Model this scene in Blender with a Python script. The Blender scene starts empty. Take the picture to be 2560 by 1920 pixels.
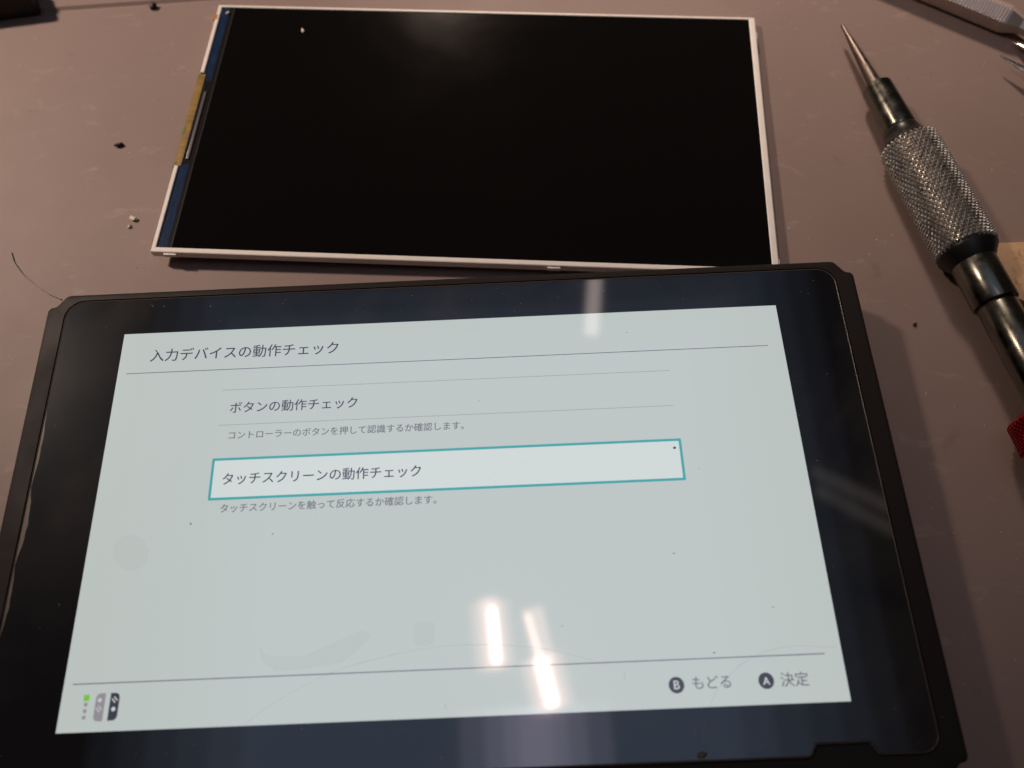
import bpy, bmesh, math, random
from mathutils import Vector, Matrix
random.seed(7)
sc = bpy.context.scene
COL = sc.collection

# ---------------------------------------------------------------- camera
MM = 0.001
SCREEN_Z = 0.0139                                   # console face above the mat
F_PX = 1980.0                                       # focal length in photo pixels (2560 wide)
CR = Vector((0.99899739, -0.03723574, -0.02485367))     # camera right
CD = Vector((-0.04400074, -0.91902612, -0.39173322))    # camera down
CF = Vector((-0.00825469, 0.39243405, -0.9197431))      # camera forward
CAM = Vector((0.01403146, -0.03973681, 0.14785392 + SCREEN_Z))
cd = bpy.data.cameras.new('camera'); cam = bpy.data.objects.new('camera', cd); COL.objects.link(cam)
m = Matrix((CR, -CD, -CF)).transposed().to_4x4(); m.translation = CAM
cam.matrix_world = m
cd.sensor_width = 36; cd.sensor_fit = 'HORIZONTAL'; cd.lens = 36 * F_PX / 2560
cd.clip_start = 0.005; cd.clip_end = 50
cd.dof.use_dof = True; cd.dof.focus_distance = 0.170; cd.dof.aperture_fstop = 12.5
sc.camera = cam

# ---------------------------------------------------------------- light
w = bpy.data.worlds.new('World'); sc.world = w; w.use_nodes = True
bg = w.node_tree.nodes['Background']; bg.inputs[0].default_value = (0.30, 0.235, 0.20, 1); bg.inputs[1].default_value = 0.07

def area(name, loc, target, sx, sy, power, col, shape='RECTANGLE'):
    l = bpy.data.lights.new(name, 'AREA'); l.shape = shape; l.size = sx; l.size_y = sy; l.energy = power; l.color = col
    o = bpy.data.objects.new(name, l); COL.objects.link(o); o.location = loc
    o.rotation_euler = (Vector(target) - Vector(loc)).to_track_quat('-Z', 'Y').to_euler()
    return o
def desk_lamp(name, loc, aim, half, power, radius):
    """shaded desk lamp: a soft cone of warm light"""
    l = bpy.data.lights.new(name, 'SPOT'); l.energy = power; l.color = (1.0, 0.79, 0.65); l.shadow_soft_size = radius; l.spot_size = math.radians(2 * half); l.spot_blend = 1.
    o = bpy.data.objects.new(name, l); COL.objects.link(o); o.location = loc; o.rotation_euler = (Vector(aim) - Vector(loc)).to_track_quat('-Z', 'Y').to_euler()
desk_lamp('bench_lamp', (-0.05, 0.85, 0.48), (0.115, 0.296, 0), 14.6, 34., .055)
desk_lamp('left_lamp', (-0.85, 0.50, 0.85), (-0.147, 0.178, 0), 11.4, 64., .06)
for k_, (w_, e_) in enumerate(((0.80, .16), (0.92, .18), (1.04, .20), (1.16, .22), (1.28, .24), (1.40, .26))):
    area('ceiling_fill', (-0.055, 0.19, 1.25 + .02 * k_), (-0.055, 0.19, 0), w_, .84 + .13 * k_, e_ * .92, (0.50, 0.68, 1.0))  # stacked cool panels added overhead for a soft bluish reflection in the bezel
def tube_lamp(name, u, v0, u1, v1, z, wd, power, col):
    """slim overhead light for tube lamps and added fills, hung where the screen mirrors it"""
    def up(a, b):
        d = CR * ((a - 1280) / F_PX) + CD * ((b - 960) / F_PX) + CF; p = CAM + d * ((SCREEN_Z - CAM.z) / d.z)
        d.z = -d.z; return p + d * ((z - SCREEN_Z) / d.z)
    p, q = up(u, v0), up(u1, v1); o = area(name, (p + q) / 2, (p + q) / 2 - Vector((0, 0, 1)), wd, (p - q).length, power, col)
    o.rotation_euler = (0, 0, math.atan2((q - p).y, (q - p).x) - math.pi / 2)
WARM = (1.0, .64, .52)
tube_lamp('tube_lamp', 1230, 1520, 1242, 1655, 1.2, .009, .045, WARM)
tube_lamp('tube_lamp', 1318, 1535, 1352, 1650, 1.2, .006, .008, WARM)
tube_lamp('tube_lamp', 1352, 1650, 1382, 1762, 1.2, .012, .062, WARM)
PINK = (1.0, .60, .52)
for w_, e_ in ((.022, .009), (.040, .013), (.064, .016)): tube_lamp('halo_fill', 1222, 1485 + w_ * 300, 1240, 1672, 1.21 + w_ * .1, w_, e_, PINK)  # wide dim lights added for the pink halos round the mirrored tubes
tube_lamp('halo_fill', 1330, 1520, 1362, 1660, 1.21, .034, .014, PINK)
for w_, e_ in ((.024, .008), (.044, .012), (.070, .015)): tube_lamp('halo_fill', 1352, 1640, 1384, 1766 + w_ * 100, 1.21 + w_ * .1, w_, e_, PINK)
for w_, e_ in ((.05, .004), (.10, .008), (.16, .013), (.24, .018)): tube_lamp('halo_fill', 1335, 1765, 1350, 2000, 1.21 + w_ * .1, w_, e_, (.85, .76, 1.0))  # lilac lights added only for the glow on the bottom bezel
tube_lamp('bar_fill', 1488, 690, 1478, 838, 1.2, .026, .015, (1.0, .80, .74))  # added light for the pale upright bar mirrored in the top bezel
tube_lamp('bar_fill', 2030, 1176, 2230, 1272, 1.2, 0.022, .0013, (1.0, .84, .76))  # added lights standing in for two lamp-arm rods mirrored in the right bezel
tube_lamp('bar_fill', 2040, 1222, 2240, 1330, 1.2, .022, .0012, (1.0, .84, .76))

v = sc.view_settings
v.view_transform = 'Standard'; v.look = 'None'; v.exposure = 0; v.gamma = 1; v.use_curve_mapping = False

# ---------------------------------------------------------------- helpers
def at(u, v_, z):
    """point at height z that the photo shows at pixel (u, v)"""
    d = CR * ((u - 1280) / F_PX) + CD * ((v_ - 960) / F_PX) + CF
    return CAM + d * ((z - CAM.z) / d.z)

def mat(name, base=(.5, .5, .5), rough=.5, metal=0., spec=.5, emit=None, estr=1., coat=0., coat_rough=.05, tint=None, subsurf=None):
    mt = bpy.data.materials.new(name); mt.use_nodes = True
    b = mt.node_tree.nodes['Principled BSDF']
    b.inputs['Base Color'].default_value = (*base, 1); b.inputs['Roughness'].default_value = rough
    b.inputs['Metallic'].default_value = metal; b.inputs['Specular IOR Level'].default_value = spec
    if emit: b.inputs['Emission Color'].default_value = (*emit, 1); b.inputs['Emission Strength'].default_value = estr
    if coat: b.inputs['Coat Weight'].default_value = coat; b.inputs['Coat Roughness'].default_value = coat_rough
    if tint: b.inputs['Specular Tint'].default_value = (*tint, 1)
    return mt

def N(mt, t, **kw):
    n = mt.node_tree.nodes.new(t)
    for k, val in kw.items():
        if k in n.inputs: n.inputs[k].default_value = val
        else: setattr(n, k, val)
    return n
def L(mt, a, ao, b, bi): mt.node_tree.links.new(a.outputs[ao], b.inputs[bi])
def BS(mt): return mt.node_tree.nodes['Principled BSDF']
def noise(mt, scale, detail=4, rough=.55, vec=None, dist=0.):
    n = N(mt, 'ShaderNodeTexNoise', Scale=scale, Detail=detail, Roughness=rough, Distortion=dist)
    if vec is None:
        vec = N(mt, 'ShaderNodeTexCoord'); L(mt, vec, 'Object', n, 'Vector')
    else: L(mt, vec, 0, n, 'Vector')
    return n
def ramp(mt, src, out, stops):
    r = N(mt, 'ShaderNodeValToRGB'); e = r.color_ramp.elements
    while len(e) < len(stops): e.new(0.5)
    for el, (p, c) in zip(e, stops): el.position = p; el.color = (*c, 1) if len(c) == 3 else c
    L(mt, src, out, r, 'Fac'); return r
def mixc(mt, fac, a, b):
    mx = N(mt, 'ShaderNodeMix', data_type='RGBA')
    for s, i in ((fac, 0), (a, 6), (b, 7)):
        if isinstance(s, tuple) and hasattr(s[0], 'outputs'): mt.node_tree.links.new(s[0].outputs[s[1]], mx.inputs[i])
        else: mx.inputs[i].default_value = s if not isinstance(s, tuple) else (*s, 1)
    return mx
def bump(mt, src, out, strength, dist, normal_to='Normal'):
    b = N(mt, 'ShaderNodeBump', Strength=strength, Distance=dist); L(mt, src, out, b, 'Height'); L(mt, b, 'Normal', BS(mt), normal_to); return b

def obj(name, mesh, material=None, parent=None, label=None, cat=None, group=None, kind=None):
    o = bpy.data.objects.new(name, mesh); COL.objects.link(o)
    if material: mesh.materials.clear(); mesh.materials.append(material)
    if parent: o.parent = parent
    if label: o['label'] = label
    if cat: o['category'] = cat
    if group: o['group'] = group
    if kind: o['kind'] = kind
    return o
def empty(name, loc, label, cat, group=None):
    o = bpy.data.objects.new(name, None); COL.objects.link(o); o.location = loc
    o.empty_display_size = .01; o['label'] = label; o['category'] = cat
    if group: o['group'] = group
    return o
def mesh_of(bm, name, smooth=None):
    me = bpy.data.meshes.new(name); bmesh.ops.recalc_face_normals(bm, faces=bm.faces[:]); bm.to_mesh(me); bm.free()
    if smooth is not None:
        for p in me.polygons: p.use_smooth = True
        me.set_sharp_from_angle(angle=math.radians(smooth))
    return me
def fillet(pts, rad, seg=6):
    """round the corners of a closed polygon"""
    out = []; n = len(pts)
    for i in range(n):
        p = Vector(pts[i]); a = Vector(pts[i - 1]); b = Vector(pts[(i + 1) % n]); r = rad[i] if isinstance(rad, (list, tuple)) else rad
        if r <= 0: out.append(p); continue
        da = (a - p).normalized(); db = (b - p).normalized(); ang = da.angle(db)
        tl = min(r / math.tan(ang / 2), (a - p).length * .49, (b - p).length * .49); r2 = tl * math.tan(ang / 2)
        c = p + (da + db).normalized() * (r2 / math.sin(ang / 2)); s = p + da * tl - c; e = p + db * tl - c
        th = math.atan2(s.x * e.y - s.y * e.x, s.dot(e))
        for k in range(seg + 1):
            t_ = th * k / seg; ct, st = math.cos(t_), math.sin(t_)
            out.append(c + Vector((s.x * ct - s.y * st, s.x * st + s.y * ct)))
    return out
def inset(loop, d):
    n = len(loop); out = []
    for i in range(n):
        a, p, b = loop[i - 1], loop[i], loop[(i + 1) % n]
        e1 = (p - a).normalized(); e2 = (b - p).normalized()
        n1 = Vector((-e1.y, e1.x)); n2 = Vector((-e2.y, e2.x)); nn = (n1 + n2).normalized()
        out.append(p + nn * (d / max(.5, nn.dot(n1))))
    return out
def loft(bm, rings, cap0=True, cap1=True):
    R_ = [[bm.verts.new(p) for p in r] for r in rings]; n = len(R_[0])
    for a, b in zip(R_, R_[1:]):
        for i in range(n): bm.faces.new((a[i], a[(i + 1) % n], b[(i + 1) % n], b[i]))
    if cap0: bm.faces.new(R_[0][::-1])
    if cap1: bm.faces.new(R_[-1])
    return R_
def prism(name, loop, z0, z1, material, parent=None, bev=0., **kw):
    """plan outline extruded from z0 to z1, its top edge eased by bev"""
    bm = bmesh.new(); rings = [[(p.x, p.y, z0) for p in loop]]
    if bev:
        rings.append([(p.x, p.y, z1 - bev) for p in loop])
        for k in (1, 2, 3):
            a = k / 3 * math.pi / 2; q = inset(loop, bev * (1 - math.cos(a)))
            rings.append([(p.x, p.y, z1 - bev + bev * math.sin(a)) for p in q])
    else: rings.append([(p.x, p.y, z1) for p in loop])
    loft(bm, rings)
    return obj(name, mesh_of(bm, name, 35), material, parent, **kw)
def box_loop(x0, x1, y0, y1): return [Vector((x0, y0)), Vector((x1, y0)), Vector((x1, y1)), Vector((x0, y1))]
def lathe(name, prof, seg, material, parent, smooth=40, s_off=0.):
    bm = bmesh.new(); rings = []
    for s, r in prof: rings.append([(r * math.cos(2 * math.pi * k / seg), r * math.sin(2 * math.pi * k / seg), s) for k in range(seg)])
    loft(bm, rings); return obj(name, mesh_of(bm, name, smooth), material, parent)
def knurl(name, s0, s1, r0, r1, n, rows, depth, material, parent):
    """diamond knurling: rows of truncated pyramids round an axis along z"""
    bm = bmesh.new(); ds = (s1 - s0) / rows; dth = 2 * math.pi / n; cache = {}
    def rad(s): return r0 + (r1 - r0) * (s - s0) / (s1 - s0)
    def vert(i, j):                                   # lattice point, i in half steps round, j in half rows
        k = (i % (2 * n), j)
        if k not in cache:
            s = s0 + j * ds / 2; r = rad(s) - depth; cache[k] = bm.verts.new((r * math.cos(i * dth / 2), r * math.sin(i * dth / 2), s))
        return cache[k]
    for j in range(1, 2 * rows):
        for i in range(2 * n):
            if (i + j) % 2: continue
            cs = [vert(i - 1, j), vert(i, j - 1), vert(i + 1, j), vert(i, j + 1)]
            s = s0 + j * ds / 2; r = rad(s) + random.uniform(-.12, .04) * depth; f = random.uniform(.18, .32)
            top = []
            for di, dj in ((-1, 0), (0, -1), (1, 0), (0, 1)):
                a = (i + di * f) * dth / 2; top.append(bm.verts.new((r * math.cos(a), r * math.sin(a), s + dj * f * ds / 2)))
            for k in range(4): bm.faces.new((cs[k], cs[(k + 1) % 4], top[(k + 1) % 4], top[k]))
            bm.faces.new(top)
    return obj(name, mesh_of(bm, name), material, parent)
def tube(name, pts, rad, seg, material, parent=None, flat=1., **kw):
    """swept tube through points; rad may vary; flat squashes it vertically"""
    bm = bmesh.new(); rings = []; n = len(pts)
    for i, p in enumerate(pts):
        p = Vector(p); d = (Vector(pts[min(i + 1, n - 1)]) - Vector(pts[max(i - 1, 0)])).normalized()
        side = d.cross(Vector((0, 0, 1))).normalized(); up = side.cross(d); r = rad[i] if isinstance(rad, (list, tuple)) else rad
        rings.append([p + side * (r * math.cos(2 * math.pi * k / seg)) + up * (r * flat * math.sin(2 * math.pi * k / seg)) for k in range(seg)])
    loft(bm, rings); return obj(name, mesh_of(bm, name, 50), material, parent, **kw)

# ---------------------------------------------------------------- materials
M = {}
mt = M['mat'] = mat('mat_rubber', (.3, .24, .21), .55, spec=.3)
tc = N(mt, 'ShaderNodeTexCoord'); mp = N(mt, 'ShaderNodeMapping'); L(mt, tc, 'Object', mp, 'Vector')
n1 = noise(mt, 14, 5, .6, mp); r1 = ramp(mt, n1, 'Fac', [(.3, (.258, .184, .158)), (.7, (.292, .212, .185))])
mp2 = N(mt, 'ShaderNodeMapping'); L(mt, tc, 'Object', mp2, 'Vector'); mp2.inputs['Rotation'].default_value = (0, 0, .5); mp2.inputs['Scale'].default_value = (1, 2.1, 1)
n2 = noise(mt, 95, 6, .62, mp2, .8); r2 = ramp(mt, n2, 'Fac', [(.60, (0, 0, 0)), (.78, (1, 1, 1))])          # pale scuffs
n3 = noise(mt, 120, 4, .6, mp, .3); r3 = ramp(mt, n3, 'Fac', [(.66, (0, 0, 0)), (.78, (1, 1, 1))])            # dark grime
f2 = N(mt, 'ShaderNodeMath', operation='MULTIPLY'); L(mt, r2, 'Color', f2, 0); f2.inputs[1].default_value = .5
f3 = N(mt, 'ShaderNodeMath', operation='MULTIPLY'); L(mt, r3, 'Color', f3, 0); f3.inputs[1].default_value = .30
a = mixc(mt, (f2, 0), (r1, 'Color'), (.47, .38, .34)); b = mixc(mt, (f3, 0), (a, 2), (.12, .085, .07)); L(mt, b, 2, BS(mt), 'Base Color')
n4 = noise(mt, 2600, 3, .6, mp); bump(mt, n4, 'Fac', .22, .0002)
n5 = noise(mt, 30, 4, .6, mp); r5 = ramp(mt, n5, 'Fac', [(.3, (.50,) * 3), (.7, (.60,) * 3)]); L(mt, r5, 'Color', BS(mt), 'Roughness')

mt = M['shell'] = mat('black_plastic', (.024, .019, .0175), .46, spec=.16)
n1 = noise(mt, 3500, 2, .5); bump(mt, n1, 'Fac', .25, .00008)
n2 = noise(mt, 60, 4, .6); r = ramp(mt, n2, 'Fac', [(.35, (.50,) * 3), (.7, (.68,) * 3)]); L(mt, r, 'Color', BS(mt), 'Roughness')

mt = M['glass'] = mat('black_glass', (.008, .009, .012), .07, spec=.05, tint=(.80, .90, 1.0))
BS(mt).inputs['Coat Weight'].default_value = 1.; BS(mt).inputs['Coat IOR'].default_value = 2.3; BS(mt).inputs['Coat Roughness'].default_value = .045; BS(mt).inputs['Roughness'].default_value = .26
n2 = noise(mt, 38, 5, .6, None, .5); r = ramp(mt, n2, 'Fac', [(.45, (.004, .005, .009)), (.80, (.034, .031, .032))]); L(mt, r, 'Color', BS(mt), 'Base Color')

def lcd(name, col, s=1.):
    q = mat(name, (.01, .01, .011), .20, spec=.25, emit=col, estr=s, coat=1., coat_rough=.035, tint=(.86, .94, 1.0)); BS(q).inputs['Coat IOR'].default_value = 2.3
    return q
M['lcd_page'] = lcd('lcd_page', (.575, .630, .605))
M['lcd_select'] = lcd('lcd_select', (.72, .78, .755))
M['lcd_text'] = lcd('lcd_text', (.046, .044, .082))
M['lcd_note'] = lcd('lcd_note', (.165, .172, .185))
M['lcd_rule'] = lcd('lcd_rule', (.14, .14, .20))
M['lcd_thin'] = lcd('lcd_thin', (.335, .36, .345))
M['lcd_teal'] = lcd('lcd_teal', (.055, .40, .41))
M['lcd_dark'] = lcd('lcd_dark', (.050, .048, .070))
M['lcd_grey'] = lcd('lcd_grey', (.33, .30, .33))
M['lcd_green'] = lcd('lcd_green', (.20, .62, .055))
M['lcd_white'] = lcd('lcd_white', (.66, .68, .66))
M['speck'] = mat('speck_grey', (.30, .28, .27), .7)
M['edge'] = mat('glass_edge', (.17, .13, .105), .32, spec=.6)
M['slot'] = mat('slot_black', (.004, .004, .004), .6)

mt = M['frame'] = mat('cream_plastic', (.80, .66, .56), .42)
n1 = noise(mt, 300, 4, .6); r = ramp(mt, n1, 'Fac', [(.3, (.88, .81, .74)), (.7, (.94, .88, .82))]); L(mt, r, 'Color', BS(mt), 'Base Color')
mt = M['panel'] = mat('dark_panel', (.0045, .004, .004), .16, spec=.28, tint=(1, .88, .80))
n1 = noise(mt, 24, 4, .6, None, .8); r = ramp(mt, n1, 'Fac', [(.35, (.075,) * 3), (.8, (.12,) * 3)]); L(mt, r, 'Color', BS(mt), 'Roughness')
mt = M['blue'] = mat('blue_strip', (.012, .03, .085), .3, spec=.15)
tc = N(mt, 'ShaderNodeTexCoord'); mp = N(mt, 'ShaderNodeMapping'); L(mt, tc, 'Object', mp, 'Vector'); mp.inputs['Scale'].default_value = (1, .12, 1)
n1 = noise(mt, 2600, 5, .7, mp); r = ramp(mt, n1, 'Fac', [(.3, (.005, .012, .036)), (.75, (.020, .048, .115))]); L(mt, r, 'Color', BS(mt), 'Base Color')
M['strip'] = mat('strip_dark', (.012, .010, .011), .3, spec=.15)
M['strip_line'] = mat('strip_line', (.07, .06, .06), .3)
M['chip'] = mat('chip_silver', (.20, .18, .18), .30, metal=.5)
mt = M['flex'] = mat('flex_amber', (.35, .16, .02), .35, coat=.4)
tc = N(mt, 'ShaderNodeTexCoord'); mp = N(mt, 'ShaderNodeMapping'); L(mt, tc, 'Object', mp, 'Vector'); mp.inputs['Scale'].default_value = (.15, 1, 1)
n1 = noise(mt, 900, 4, .7, mp); r = ramp(mt, n1, 'Fac', [(.35, (.17, .095, .012)), (.65, (.33, .19, .025))]); L(mt, r, 'Color', BS(mt), 'Base Color')
M['mask'] = mat('solder_mask_green', (.10, .17, .02), .35, coat=.4)
M['orange'] = mat('orange_tab', (.55, .18, .04), .4)

def steel(name, lo, hi, rough, scale=(1, 1, .05)):
    q = mat(name, hi, rough, metal=1.)
    tc = N(q, 'ShaderNodeTexCoord'); mp = N(q, 'ShaderNodeMapping'); L(q, tc, 'Object', mp, 'Vector'); mp.inputs['Scale'].default_value = scale
    n = noise(q, 900, 5, .7, mp); r = ramp(q, n, 'Fac', [(.3, lo), (.72, hi)]); L(q, r, 'Color', BS(q), 'Base Color')
    n2 = noise(q, 350, 4, .6); r2 = ramp(q, n2, 'Fac', [(.3, (rough * .75,) * 3), (.75, (min(1, rough * 1.6),) * 3)]); L(q, r2, 'Color', BS(q), 'Roughness')
    return q
M['blued'] = steel('blued_steel', (.14, .135, .110), (.26, .25, .21), .21)
M['blade'] = steel('worn_blade', (.12, .095, .08), (.24, .19, .16), .38)
M['knurl'] = steel('knurled_steel', (.34, .32, .30), (.60, .57, .53), .34, (1, 1, 1))
M['black'] = mat('blackened_ring', (.010, .009, .008), .34, spec=.3)
M['steel'] = steel('bright_steel', (.56, .47, .42), (.76, .66, .58), .22, (1, 1, 1))
M['tool'] = mat('worn_chrome', (.82, .72, .65), .34, metal=.6)
M['red'] = mat('red_anodised', (.30, .005, .012), .30, metal=.55, spec=.6)
mt = M['brass'] = mat('copper_plate', (.62, .34, .17), .42, metal=.15)
n1 = noise(mt, 420, 6, .7, None, .6); r = ramp(mt, n1, 'Fac', [(.30, (.46, .27, .14)), (.46, (.70, .44, .245)), (.72, (.77, .50, .29))]); L(mt, r, 'Color', BS(mt), 'Base Color')
bump(mt, n1, 'Fac', .15, .0002)
M['rubber'] = mat('black_rubber', (.010, .008, .008), .6)
M['crumb'] = mat('crumb_black', (.02, .017, .016), .6)
M['pale'] = mat('chip_pale', (.70, .60, .50), .5)
M['dust'] = mat('dust_grey', (.66, .56, .50), .7)
M['hair'] = mat('hair_brown', (.035, .02, .016), .4)

# ---------------------------------------------------------------- the mat (one slab with a moulded groove)
ga = at(0, 36, 0); gb = at(500, 1, 0); gd = (gb - ga).normalized(); gn = Vector((-gd.y, gd.x, 0)); gm = (ga + gb) / 2
bm = bmesh.new(); prof = [(-.55, 0), (-.0012, 0), (-.0008, -.0007), (.0006, -.0007), (.0014, 0), (.25, 0), (.25, -.002), (-.55, -.002)]
NS = 40
rings = [[gm + gd * ((k / NS - .5) * 1.1) + gn * y + Vector((0, 0, z)) for y, z in prof] for k in range(NS + 1)]
loft(bm, rings)
obj('work_mat', mesh_of(bm, 'work_mat', 20), M['mat'], kind='structure')

# ---------------------------------------------------------------- the console
con = empty('handheld_console', (0, 0, 0), 'black handheld console without controllers, lit screen showing a Japanese settings menu', 'game console')
HX, HY = 86.6 * MM, 49.0 * MM
def notch(sx, sy):        # stepped corner of the shell, listed counter-clockwise for the top right
    p = [(86.6, 45.3), (86.1, 46.1), (84.9, 46.3), (83.0, 48.8), (82.0, 49.0)]
    return [(sx * x * MM, sy * (y + (2.6 if sy < 0 else 0)) * MM) for x, y in p]
outl = notch(1, 1) + notch(-1, 1)[::-1] + notch(-1, -1) + notch(1, -1)[::-1]
outl = fillet(outl, [.6 * MM, .5 * MM, 1.2 * MM, 1.2 * MM, .8 * MM] + [.8 * MM, 1.2 * MM, 1.2 * MM, .5 * MM, .6 * MM] + [.6 * MM, .5 * MM, 1.2 * MM, 1.2 * MM, .8 * MM] + [.8 * MM, 1.2 * MM, 1.2 * MM, .5 * MM, .6 * MM], 4)
def glass_loop(d):        # the glass outline, notched round the two speaker tabs, grown by d
    x, y = 82.1, 46.85; t0, t1, ty = 60.2, 71.9, 44.9
    p = [(-x, -y), (-t1, -y), (-t1 + 1.1, -ty), (-t0 - 1.1, -ty), (-t0, -y), (t0, -y), (t0 + 1.1, -ty), (t1 - 1.1, -ty), (t1, -y), (x, -y), (x, y), (-x, y)]
    r = [3.0, .6, .7, .7, .6, .6, .7, .7, .6, 3.0, 3.6, 3.6]
    lp = fillet([(a * MM, b * MM) for a, b in p], [q * MM for q in r], 7)
    return inset(lp, -d * MM)
bm = bmesh.new(); T = SCREEN_Z - .00005
ring = lambda lp, z: [(p.x, p.y, z) for p in lp]
outer = loft(bm, [ring(inset(outl, .0016), 0), ring(inset(outl, .0005), .0006), ring(outl, .0018), ring(outl, T - .0008), ring(inset(outl, .00012), T - .0004), ring(inset(outl, .0004), T - .0001), ring(inset(outl, .0008), T)], True, False)
pock = loft(bm, [ring(glass_loop(.50), T), ring(glass_loop(.50), T - .0012)], False, True)
edges = [e for e in bm.edges if e.is_boundary]
bmesh.ops.triangle_fill(bm, use_beauty=True, edges=edges)
obj('shell', mesh_of(bm, 'shell', 30), M['shell'], con)
GT = SCREEN_Z + .00010
bm = bmesh.new(); g0 = glass_loop(0)
loft(bm, [ring(g0, T - .0011), ring(g0, GT - .00012), ring(inset(g0, .00010), GT)], True, True)
glass = obj('cover_glass', mesh_of(bm, 'cover_glass', 30), M['glass'], con)
bm = bmesh.new(); e0 = glass_loop(.24); e1 = glass_loop(.02)          # adhesive bead round the glass, lighter colour painting the light on its edge
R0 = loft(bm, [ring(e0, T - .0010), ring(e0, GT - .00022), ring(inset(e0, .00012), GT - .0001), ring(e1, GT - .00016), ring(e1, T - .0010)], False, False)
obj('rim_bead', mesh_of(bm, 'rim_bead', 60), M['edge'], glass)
for s in (-1, 1):
    c = s * 66.05 * MM; lp = fillet([(c - 3.6 * MM, -46.3 * MM), (c + 3.6 * MM, -46.3 * MM), (c + 3.6 * MM, -45.5 * MM), (c - 3.6 * MM, -45.5 * MM)], .38 * MM, 5)
    prism('speaker_slot', lp, T - .0002, T + .00004, M['slot'], con)

# display and what it shows; ui() turns 1280 x 720 screen points into metres
SW, SH = .1373, .0772
def ui(x, y): return Vector(((x / 1280 - .5) * SW, (.5 - y / 720) * SH))
US = SW / 1280; DZ = GT + .00001
disp = prism('display', box_loop(-SW / 2, SW / 2, -SH / 2, SH / 2), GT - .0003, DZ, M['lcd_page'], con)
def flat(name, loops, z, material, hole=None):
    bm = bmesh.new()
    for lp in loops:
        vs = [bm.verts.new((p.x, p.y, z)) for p in lp]
        if hole is None: bm.faces.new(vs)
        else:
            hs = [bm.verts.new((p.x, p.y, z)) for p in hole]; n = len(vs)
            for i in range(n): bm.faces.new((vs[i], vs[(i + 1) % n], hs[(i + 1) % n], hs[i]))
    for f in bm.faces:
        if f.normal.z < 0: f.normal_flip()
    me = bpy.data.meshes.new(name); bm.normal_update(); bm.to_mesh(me); bm.free()
    return obj(name, me, material, disp)
def rect(x0, y0, x1, y1): return [ui(x0, y1), ui(x1, y1), ui(x1, y0), ui(x0, y0)]
Z1, Z2, Z3 = DZ + .000012, DZ + .000024, DZ + .000036
flat('rule_line', [rect(16, 85.2, 1251, 86.7)], Z1, M['lcd_rule'])
flat('rule_line', [rect(15, 645.6, 1251.5, 647.3)], Z1, M['lcd_rule'])
flat('divider_line', [rect(207.5, 128.6, 1057, 129.7)], Z1, M['lcd_thin'])
flat('divider_line', [rect(207.5, 199.9, 1057, 201.0)], Z1, M['lcd_thin'])
flat('selection_field', [rect(207, 269, 1059, 341)], Z1, M['lcd_select'])
def rr(x0, y0, x1, y1, r): return [ui(p.x, p.y) for p in fillet([(x0, y1), (x1, y1), (x1, y0), (x0, y0)], r, 4)]
flat('selection_frame', [rr(203.6, 265.2, 1062.6, 344.4, 2.5)], Z2, M['lcd_teal'], hole=rr(208.4, 270, 1057.8, 339.6, 1.2))
def text(name, s, x0, x1, ybase, material, z=Z2, size=None):
    cu = bpy.data.curves.new(name, 'FONT'); cu.body = s; cu.size = 1; cu.resolution_u = 3
    o = bpy.data.objects.new(name, cu); COL.objects.link(o)
    dg = bpy.context.evaluated_depsgraph_get(); dg.update()
    me = bpy.data.meshes.new_from_object(o.evaluated_get(dg)); bpy.data.objects.remove(o); bpy.data.curves.remove(cu)
    me.name = name; xs = [q.co.x for q in me.vertices]; k = (x1 - x0) * US / (max(xs) - min(xs)); xm = min(xs)
    p = ui(x0, ybase); bold = .45 * US * (1 if size is None else size)
    for q in me.vertices: q.co = ((q.co.x - xm) * k + p.x, q.co.y * k + p.y, z)
    bm = bmesh.new(); bm.from_mesh(me); g = bmesh.ops.duplicate(bm, geom=bm.verts[:] + bm.edges[:] + bm.faces[:])       # second strike, a hair to the right
    for q in g['geom']:
        if isinstance(q, bmesh.types.BMVert): q.co.x += bold; q.co.y -= bold * .5; q.co.z += .000003
    bm.to_mesh(me); bm.free()
    return obj(name, me, material, disp)
text('title_text', '入力デバイスの動作チェック', 58.6, 424.5, 60.2, M['lcd_text'])
text('menu_text', 'ボタンの動作チェック', 225.6, 466, 175.2, M['lcd_text'])
text('note_text', 'コントローラーのボタンを押して認識するか確認します。', 228.5, 666, 227.8, M['lcd_note'])
text('menu_text', 'タッチスクリーンの動作チェック', 226, 587, 314.4, M['lcd_text'])
text('note_text', 'タッチスクリーンを触って反応するか確認します。', 227.8, 615, 366.4, M['lcd_note'])
text('hint_text', 'もどる', 1030.7, 1092.6, 691.4, M['lcd_note'])
text('hint_text', '決定', 1173.1, 1218.2, 692.4, M['lcd_note'])
def disc(name, x, y, r, material, z, n=28): return flat(name, [[ui(x + r * math.cos(2 * math.pi * k / n), y - r * math.sin(2 * math.pi * k / n)) for k in range(n)]], z, material)
disc('button_badge', 1004.9, 685.3, 12.6, M['lcd_dark'], Z1); disc('button_badge', 1150.1, 684.2, 12.6, M['lcd_dark'], Z1)
text('badge_letter', 'B', 1000.6, 1009.6, 691.4, M['lcd_white']); text('badge_letter', 'A', 1144.6, 1155.6, 690.2, M['lcd_white'])
flat('player_light', [rect(36.8, 663.4, 46.2, 673)], Z1, M['lcd_green'])
for y in (678.2, 688.2, 697.8): disc('player_light', 41.8, y, 3.2, M['lcd_grey'], Z1, 16)
flat('controller_icon', [[ui(p.x, p.y) for p in fillet([(57.2, 704.5), (72.8, 704.5), (72.8, 662), (57.2, 662)], [7.5, .5, .5, 7.5], 5)]], Z1, M['lcd_grey'])
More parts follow.
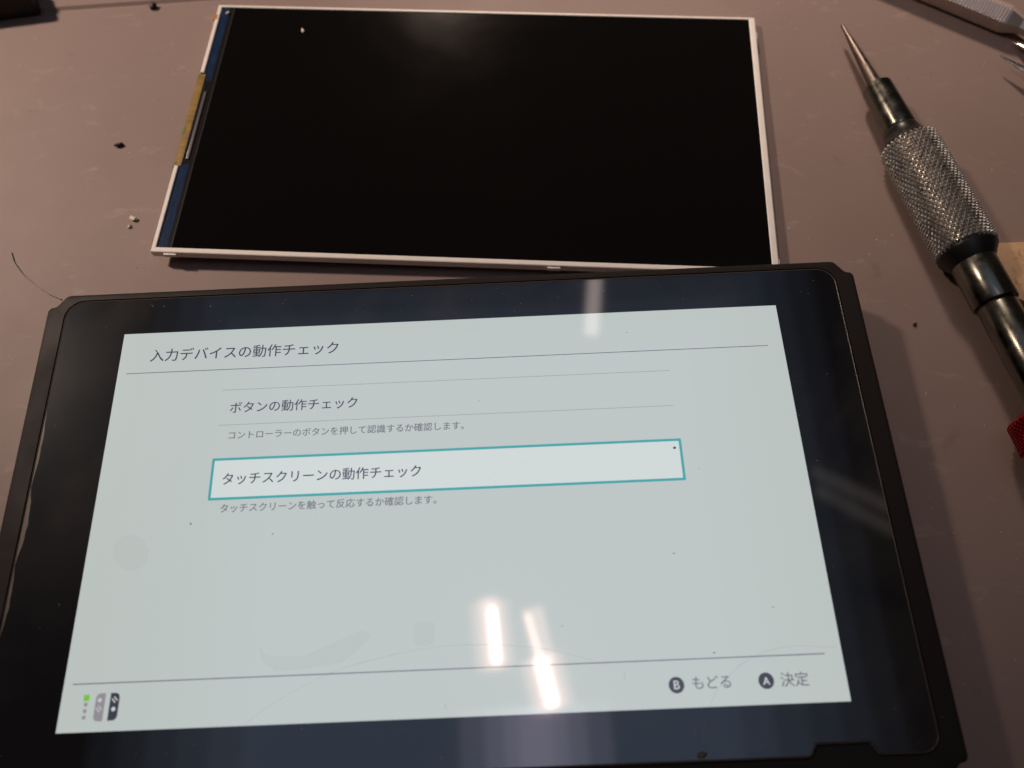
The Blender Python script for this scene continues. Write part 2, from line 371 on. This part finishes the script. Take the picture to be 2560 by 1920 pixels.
flat('controller_icon', [[ui(p.x, p.y) for p in fillet([(80.8, 704), (96.2, 704), (96.2, 662), (80.8, 662)], [.5, 7.5, 7.5, .5], 5)]], Z1, M['lcd_dark'])
disc('icon_stick', 64, 672.4, 3.1, M['lcd_white'], Z2, 16); disc('icon_stick', 88.3, 686.8, 3.4, M['lcd_white'], Z2, 16)
def dash(x0, y0, x1, y1, wd):
    a, b = Vector((x0, y0)), Vector((x1, y1)); d = (b - a).normalized() * wd; nn = Vector((-d.y, d.x)); return [ui(*(a - nn)), ui(*(b - nn)), ui(*(b + nn)), ui(*(a + nn))]
for cx, cy, mm_ in ((64.6, 685.6, 'lcd_page'), (88.4, 672.4, 'lcd_white')):
    flat('icon_slash', [dash(cx - 4.6, cy - 1.5, cx + 1.4, cy + 4.6, .9), dash(cx - 1.4, cy - 4.6, cx + 4.6, cy + 1.5, .9)], Z2, M[mm_])

# marks on the screen film: creases, wiped smears, specks
def film(name, col, alpha):
    q = mat(name, col, .35, spec=.2); BS(q).inputs['Alpha'].default_value = alpha; return q
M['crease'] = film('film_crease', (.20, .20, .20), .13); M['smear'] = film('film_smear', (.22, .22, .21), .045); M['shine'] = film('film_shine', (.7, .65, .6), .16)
def scr(u, v_): p = at(u, v_, SCREEN_Z); return Vector((p.x, p.y))
def stroke(name, pts, wd, material, z=None):
    P_ = [scr(*p) for p in pts]; Q = []                              # smooth the line
    for i in range(len(P_) - 1):
        a, b, c, d = P_[max(i - 1, 0)], P_[i], P_[i + 1], P_[min(i + 2, len(P_) - 1)]
        for k in range(6):
            t_ = k / 6; Q.append(.5 * ((2 * b) + (c - a) * t_ + (2 * a - 5 * b + 4 * c - d) * t_ ** 2 + (3 * b - a - 3 * c + d) * t_ ** 3))
    Q.append(P_[-1]); l, r = [], []
    for i, p in enumerate(Q):
        d = (Q[min(i + 1, len(Q) - 1)] - Q[max(i - 1, 0)]).normalized(); n_ = Vector((-d.y, d.x)) * wd * random.uniform(.25, .6); l.append(p + n_); r.append(p - n_)
    bm = bmesh.new(); z = z or Z3
    L_ = [bm.verts.new((p.x, p.y, z)) for p in l]; R_ = [bm.verts.new((p.x, p.y, z)) for p in r]
    for i in range(len(L_) - 1): bm.faces.new((L_[i], R_[i], R_[i + 1], L_[i + 1]))
    me = bpy.data.meshes.new(name); bm.normal_update(); bm.to_mesh(me); bm.free(); return obj(name, me, material, glass)
stroke('film_crease', [(610, 1812), (690, 1755), (810, 1690), (930, 1650), (1090, 1618), (1230, 1612), (1360, 1622), (1480, 1650)], .00013, M['crease'])
stroke('film_crease', [(1762, 1880), (1768, 1790), (1800, 1716), (1870, 1650), (1960, 1618), (2090, 1618)], .00013, M['crease'])
stroke('film_crease', [(1560, 1680), (1562, 1702)], .00018, M['crease']); stroke('film_crease', [(1112, 1758), (1116, 1774)], .00025, M['crease'])
stroke('film_glint', [(1757, 1870), (1762, 1800)], .00018, M['shine'], GT + .00003)  # glint painted as a pale, mostly clear stroke
def blot(name, pts, material): 
    lp = fillet([tuple(scr(*p)) for p in pts], .0012, 5); bm = bmesh.new(); f = bm.faces.new([bm.verts.new((p.x, p.y, Z3 - .000006)) for p in lp])
    me = bpy.data.meshes.new(name); bm.normal_update()
    if f.normal.z < 0: f.normal_flip()
    bm.to_mesh(me); bm.free(); return obj(name, me, material, glass)
blot('film_smear', [(645, 1600), (665, 1640), (760, 1640), (905, 1575), (935, 1590), (860, 1655), (770, 1672), (690, 1680), (655, 1655)], M['smear'])
blot('film_smear', [(1030, 1556), (1090, 1552), (1084, 1612), (1036, 1620)], M['smear'])
c_ = scr(328, 1382); blot('film_smear', [(328 + 45 * math.cos(k * math.pi / 8), 1382 + 45 * math.sin(k * math.pi / 8)) for k in range(16)], M['smear'])
for u, v_, r_ in ((1684, 1384, 3.2), (1686, 1120, 6), (1932, 1518, 3), (1785, 1632, 3.5), (682, 1335, 3), (478, 1310, 4), (1747, 1172, 2), (1567, 832, 2.2), (1198, 1003, 2), (1405, 1565, 2)):
    c_ = scr(u, v_); bm = bmesh.new(); vs = [bm.verts.new((c_.x + r_ * .000055 * random.uniform(.7, 1.3) * math.cos(k), c_.y + r_ * .00004 * random.uniform(.7, 1.3) * math.sin(k), Z3)) for k in range(6)]
    t_ = bm.verts.new((c_.x, c_.y, Z3 + .00006))
    for k in range(6): bm.faces.new((vs[k], vs[(k + 1) % 6], t_))
    obj('screen_speck', mesh_of(bm, 'screen_speck'), M['speck'], glass)
M['glue'] = mat('adhesive_brown', (.11, .075, .05), .5)
for y0, y1, w_ in ((22, 6, .5), (6, -9, .9), (-9, -22, .6)):          # glue left along the left edge of the glass
    n_ = 10; bm = bmesh.new(); a_ = []; b_ = []
    for k in range(n_ + 1):
        y = (y0 + (y1 - y0) * k / n_) * MM; a_.append(bm.verts.new((-81.95 * MM, y, GT + .00002))); b_.append(bm.verts.new((-81.95 * MM + w_ * MM * random.uniform(.7, 1.1) * math.sin(math.pi * (k + .3) / (n_ + .6)), y, GT + .00002)))
    for k in range(n_): bm.faces.new((a_[k], a_[k + 1], b_[k + 1], b_[k]))
    obj('adhesive_residue', mesh_of(bm, 'adhesive_residue'), M['glue'], glass)

# ---------------------------------------------------------------- the loose display panel, lying a little tilted behind the console
ex = Vector((0.99604932, -0.08844072, -0.00799966)); ey = Vector((0.08843488, 0.99598358, -0.01399954)); ey = (ey - ex * ex.dot(ey)).normalized(); ez = ex.cross(ey)
pan = empty('lcd_panel', (0, 0, 0), 'bare dark display panel in a cream plastic frame, lying switched off behind the console', 'display panel')
m = Matrix((ex, ey, ez)).transposed().to_4x4(); m.translation = Vector((.00541541, .09885539, -.01034996 + SCREEN_Z)); pan.matrix_world = m @ Matrix.Diagonal((1.0077, .995, 1, 1))
PX, PY = 72.77, 40.45; TH = 2.05
pairs = [((-PX, -15.1), (-71.72, -15.1)), ((-PX, -PY), (-71.72, -39.15)), ((PX, -PY), (71.2, -39.15)), ((PX, PY), (71.2, 39.7)), ((-PX, PY), (-71.72, 39.7)), ((-PX, 15.7), (-71.72, 15.7))]
bm = bmesh.new(); rings = []
for o_, i_ in pairs:
    o_ = Vector(o_) * MM; i_ = Vector(i_) * MM
    rings.append([(o_.x, o_.y, -TH * MM), (o_.x, o_.y, -.14 * MM), (*o_.lerp(i_, .14), 0), (*o_.lerp(i_, .86), 0), (i_.x, i_.y, -.12 * MM), (i_.x, i_.y, -TH * MM)])
loft(bm, rings); frame = obj('frame', mesh_of(bm, 'frame', 25), M['frame'], pan)
for x0, x1, y0, y1 in ((-69.7, -66.75, -40.95, -40.40), (72.72, 73.15, -38.6, -36.2), (72.72, 73.15, 33.0, 35.6), (20.0, 23.0, -40.95, -40.40)):
    prism('clip_tab', box_loop(x0 * MM, x1 * MM, y0 * MM, y1 * MM), -1.45 * MM, -.42 * MM, M['frame'], frame, bev=.1 * MM)
zg = -.00022
prism('back_plate', box_loop(-71.93 * MM, 71.43 * MM, -39.38 * MM, 39.93 * MM), -1.9 * MM, -1.0 * MM, M['shell'], pan)
prism('screen', box_loop(-68.0 * MM, 71.40 * MM, -39.35 * MM, 39.90 * MM), -.98 * MM, zg, M['panel'], pan)
edge = prism('driver_edge', box_loop(-71.90 * MM, -68.02 * MM, -39.35 * MM, 39.90 * MM), -.98 * MM, zg - .0002, M['strip'], pan)
prism('blue_strip', box_loop(-71.85 * MM, -69.5 * MM, 13.0 * MM, 39.85 * MM), zg - .0003, zg - .00016, M['blue'], edge)
prism('blue_strip', box_loop(-71.85 * MM, -69.3 * MM, -39.3 * MM, -14.3 * MM), zg - .0003, zg - .00016, M['blue'], edge)
prism('blue_strip', box_loop(-71.85 * MM, -70.85 * MM, -14.28 * MM, 12.98 * MM), zg - .0003, zg - .00016, M['blue'], edge)
prism('driver_chip', box_loop(-70.45 * MM, -69.75 * MM, -12.8 * MM, 9.2 * MM), zg - .0003, zg + .0001, M['chip'], edge, bev=.05 * MM)
prism('film_edge', box_loop(-68.42 * MM, -68.30 * MM, -39.3 * MM, 39.8 * MM), zg - .0003, zg - .00012, M['strip_line'], edge)
# flex cable: leaves the edge, folds down and back under the panel to the mat
flex_path = [(-71.2, -.30), (-72.4, -.34), (-73.2, -.65), (-73.5, -1.25), (-73.3, -2.0), (-72.2, -2.3), (-66.0, -2.3), (-58.0, -2.3)]
def ribbon(name, path, y0, y1, th, material, parent):
    bm = bmesh.new(); rings = []
    n = len(path)
    for i, (x, z) in enumerate(path):
        a = Vector(path[max(i - 1, 0)]); b = Vector(path[min(i + 1, n - 1)]); d = (b - a).normalized(); nn = Vector((-d.y, d.x)) * th / 2
        rings.append([(q[0] * MM, yy * MM, q[1] * MM) for q, yy in (((x + nn.x, z + nn.y), y0), ((x + nn.x, z + nn.y), y1), ((x - nn.x, z - nn.y), y1), ((x - nn.x, z - nn.y), y0))])
    loft(bm, rings); return obj(name, mesh_of(bm, name, 40), material, parent)
flex = ribbon('flex_cable', flex_path, -14.9, 15.3, .22, M['flex'], pan)
for y0, y1 in ((-14.95, -13.5), (-4.8, -2.6), (14.0, 15.35)): ribbon('solder_mask', [(x - .02, z) for x, z in flex_path[1:5]], y0, y1, .30, M['mask'], flex)
prism('orange_tab', box_loop(-73.35 * MM, -72.20 * MM, 34.95 * MM, 36.75 * MM), -.9 * MM, .06 * MM, M['orange'], pan, bev=.1 * MM)

# ---------------------------------------------------------------- the screwdriver
AX = Vector((.16070741, -.985752, .04966)).normalized(); A0 = Vector((.11118971, .08278855, -.0080875 + SCREEN_Z)) - AX * .0449
drv = empty('precision_screwdriver', (0, 0, 0), 'precision screwdriver with knurled steel grip and red knob lying beside the console', 'screwdriver')
q = AX.to_track_quat('Z', 'Y'); m = q.to_matrix().to_4x4(); m.translation = A0; drv.matrix_world = m
P = lambda *a_: [(s * MM, r * MM) for s, r in a_]
lathe('blade', P((0, .30), (.3, .48), (3.2, .55), (5.0, .72), (14, 1.25), (24.0, 1.72), (26, 1.72)), 28, M['blade'], drv)
lathe('collar', P((23.2, 2.2), (23.25, 3.35), (23.6, 3.66), (37.2, 3.95), (37.6, 3.9), (38.4, 3.4)), 48, M['blued'], drv)
lathe('neck_ring', P((37.3, 3.2), (37.9, 3.95), (38.8, 4.15), (41.0, 4.6), (42.4, 6.05), (43.0, 6.05)), 48, M['black'], drv)
lathe('grip_core', P((42.6, 5.6), (42.8, 6.1), (74.4, 6.1), (74.6, 5.6)), 40, M['black'], drv)
knurl('knurled_grip', 42.5 * MM, 74.7 * MM, 6.75 * MM, 6.75 * MM, 34, 18, .68 * MM, M['knurl'], drv)
lathe('grip_flange', P((74.2, 5.9), (74.6, 6.42), (75.2, 6.42), (77.9, 4.75), (78.6, 4.5)), 48, M['black'], drv)
lathe('rear_sleeve', P((77.6, 4.2), (77.8, 4.62), (78.1, 4.72), (88.3, 4.72), (88.6, 4.6), (88.62, 3.6)), 48, M['blued'], drv)
lathe('shaft', P((88.3, 3.7), (89.0, 4.12), (114.5, 4.12), (115.5, 3.6)), 48, M['blued'], drv)
lathe('knob_core', P((113.6, 5.0), (113.8, 7.2), (115.2, 8.75), (124.6, 8.75), (126.5, 7.4), (126.7, 4.0)), 48, M['red'], drv)
knurl('knurled_knob', 114.6 * MM, 121.4 * MM, 9.3 * MM, 9.4 * MM, 48, 6, .50 * MM, M['red'], drv)
lathe('knob_rim', P((121.3, 8.3), (121.5, 9.0), (122.4, 9.15), (123.6, 9.0), (124.2, 8.4)), 48, M['red'], drv)

# ---------------------------------------------------------------- tools at the right edge
def frame_from(a, b):
    d = (b - a).normalized(); m = d.to_track_quat('Z', 'Y').to_matrix().to_4x4(); m.translation = a; return m, (b - a).length
# hexagonal scriber: ribbed grip, shoulder, thin shaft
z_ax = .0031
ha = at(2330, -28, z_ax); hb = at(2512, 47, z_ax); hm, hl = frame_from(ha, hb)
hexd = empty('ribbed_scriber', (0, 0, 0), 'bright steel hexagonal hand tool with ribbed grip in the top right corner', 'hand tool'); hexd.matrix_world = hm
HR = .0034
def hexring(r, s, rot=0.): return [(r * math.cos(math.pi / 3 * k + rot), r * math.sin(math.pi / 3 * k + rot), s) for k in range(6)]
# roll the hexagon so one flat faces up and to the back
up_l = (hm.to_3x3().inverted() @ Vector((0, 0, 1))); rot0 = math.atan2(up_l.y, up_l.x) + math.radians(8)
bm = bmesh.new(); loft(bm, [hexring(HR * .9, -.030, rot0), hexring(HR, -.0295, rot0), hexring(HR, hl + .0006, rot0), hexring(HR * .97, hl + .0010, rot0), hexring(HR * .62, hl + .0042, rot0), hexring(HR * .58, hl + .020, rot0)])
obj('handle', mesh_of(bm, 'handle'), M['tool'], hexd)
bm = bmesh.new()
for k in range(50):
    s = hl - k * .00078
    loft(bm, [hexring(HR * .98, s - .00026, rot0), hexring(HR * 1.085, s - .00013, rot0), hexring(HR * 1.085, s + .00013, rot0), hexring(HR * .98, s + .00026, rot0)])
rib = obj('grip_ribs', mesh_of(bm, 'grip_ribs'), M['tool'], hexd); rib['kind'] = 'stuff'
# tweezers: two pointed prongs that meet outside the picture
tw = empty('pointed_tweezers', at(2640, 220, 0), 'fine pointed steel tweezers, only the two sharp tips reaching in at the right edge', 'tweezers')
def prong(p0, p1, h0, h1, far):
    a = at(*p0, h0) - tw.location; b = at(*p1, h1) - tw.location; d = b - a
    pts = [a, a.lerp(b, .25), a.lerp(b, .5), b, b + d * .7 + Vector((0, 0, .0006)), far * .35 + (b + d) * .65, far]
    tube('prong', [p for p in pts], [.00018, .00036, .0006, .00105, .0015, .0022, .0025], 10, M['steel'], tw, flat=.45)
far = at(2900, 330, .004) - tw.location
prong((2500, 139), (2562, 174), .0030, .0036, far + Vector((0, -.001, .0)))
prong((2528, 102), (2562, 117), .0012, .0022, far + Vector((0, .001, .0006)))
# copper coloured flat tool end under the screwdriver
zt = .0042
pl = [at(x, y, zt) for x, y in ((2479, 643), (2494, 607), (2605, 602), (2670, 622), (3000, 770), (2950, 890), (2640, 788), (2522, 736))]
lp = fillet([(p.x, p.y) for p in reversed(pl)], .5 * MM, 4)
area_s = sum(lp[i - 1].x * lp[i].y - lp[i].x * lp[i - 1].y for i in range(len(lp)))
if area_s < 0: lp = lp[::-1]
prism('copper_tool_end', lp, 0.0, zt, M['brass'], bev=.25 * MM, label='flat copper coloured tool end with cut corners, tucked under the screwdriver', cat='tool')
# dark thing at the top left corner
pl = [at(x, y, .006) for x, y in ((-200, 30), (10, 2), (72, -6), (60, -60), (-220, -60))]
lp = fillet([(p.x, p.y) for p in pl], .9 * MM, 4)
prism('black_case', lp, 0.0, .007, M['rubber'], bev=.8 * MM, label='corner of a black object cut off by the top left of the picture', cat='case')

# ---------------------------------------------------------------- crumbs, hair and dust
def lump(name, loc, sx, sy, sz, rz, material, label, group, seed):
    rn = random.Random(seed); bm = bmesh.new(); bmesh.ops.create_icosphere(bm, subdivisions=2, radius=1)
    for q_ in bm.verts:
        k = 1 + rn.uniform(-.28, .28); q_.co = Vector((q_.co.x * sx * k, q_.co.y * sy * k, max(q_.co.z, -.7) * sz * k))
    zmin = min(q_.co.z for q_ in bm.verts)
    for q_ in bm.verts: q_.co.z -= zmin
    o = obj(name, mesh_of(bm, name, 30), material, None, label=label, cat='debris', group=group); o.location = loc; o.rotation_euler.z = rz; return o
lump('dark_crumb', at(384, 20, 0), .0011, .0009, .0008, .2, M['crumb'], 'round black crumb with a short tail near the groove of the mat', 'loose crumbs', 1)
lump('dark_crumb', at(299, 365, 0), .00122, .00050, .0005, .25, M['crumb'], 'oblong black crumb lying alone on the left of the mat', 'loose crumbs', 2)
lump('dark_crumb', at(2286, 812, 0), .00045, .0003, .0003, .4, M['crumb'], 'tiny dark crumb between the console and the screwdriver', 'loose crumbs', 3)
lump('pale_chip', at(335, 548, 0), .00095, .0006, .0005, -.5, M['pale'], 'largest cream chip left of the display panel corner', 'loose crumbs', 4)
lump('pale_chip', at(325, 568, 0), .00055, .0003, .0003, .9, M['pale'], 'small cream sliver just below the largest cream chip', 'loose crumbs', 5)
pp = pan.matrix_world @ Vector((-48.1 * MM, 31.5 * MM, zg)); lump('white_fleck', pp, .0004, .0008, .0003, .3, M['pale'], 'white fleck lying on the dark display panel', 'loose crumbs', 6)
pp = pan.matrix_world @ Vector((-69.8 * MM, 37.6 * MM, zg - .00016)); lump('white_fleck', pp, .0006, .0005, .0003, .6, M['pale'], 'white dot at the top end of the blue strip', 'loose crumbs', 7)
hp = [at(x, y, .0003) for x, y in ((27, 630), (34, 655), (55, 684), (85, 710), (120, 733), (152, 748))]
cl = scr(1755, 1888); lump('glue_clump', (cl.x, cl.y, GT), .0008, .0005, .0004, .2, M['glue'], 'brown dirt clump at the lower rim of the console glass', 'loose crumbs', 9)
tube('hair', hp, .00013, 6, M['hair'], None, label='thin dark hair on the mat touching the console corner', cat='hair')

def flecks(name, places, size, material, parent=None, **kw):
    bm = bmesh.new()
    for p in places:
        r = random.uniform(*size); n = random.choice((4, 5, 6)); el = random.uniform(.35, 1.); th = random.uniform(0, math.pi); vs = []
        for k in range(n):
            a = 2 * math.pi * k / n; rr_ = r * random.uniform(.6, 1.2); x, y = rr_ * math.cos(a), rr_ * el * math.sin(a)
            vs.append(bm.verts.new((p[0] + x * math.cos(th) - y * math.sin(th), p[1] + x * math.sin(th) + y * math.cos(th), p[2])))
        t_ = bm.verts.new((p[0], p[1], p[2] + r * .45))
        for k in range(n): bm.faces.new((vs[k], vs[(k + 1) % n], t_))
    return obj(name, mesh_of(bm, name), material, parent, kind='stuff', **kw)
def spot_mat():
    while True:
        x, y = random.uniform(-.13, .16), random.uniform(-.06, .17)
        if abs(x) < .088 and abs(y) < .05: continue
        return (x, y, .00001)
flecks('mat_dust', [spot_mat() for _ in range(520)], (.00008, .00026), M['dust'], label='pale dust specks scattered over the brown mat', cat='dust')
flecks('mat_grit', [spot_mat() for _ in range(120)], (.00006, .00018), M['crumb'], label='dark grit specks scattered over the brown mat', cat='dust')
sp = [(random.uniform(-.085, .085), random.choice((1, -1)) * random.uniform(.0395, .0475) if random.random() < .6 else random.uniform(-.047, .047), GT) for _ in range(150)]
flecks('glass_dust', [p for p in sp if abs(p[0]) > SW / 2 or abs(p[1]) > SH / 2], (.00004, .00011), M['dust'], con)
flecks('screen_dust', [(random.uniform(-SW / 2, SW / 2), random.uniform(-SH / 2, SH / 2), Z3) for _ in range(28)], (.00003, .00008), M['speck'], con)

sc.render.engine = 'CYCLES'
sc.cycles.use_denoising = True
sc.render.filter_size = 1.9
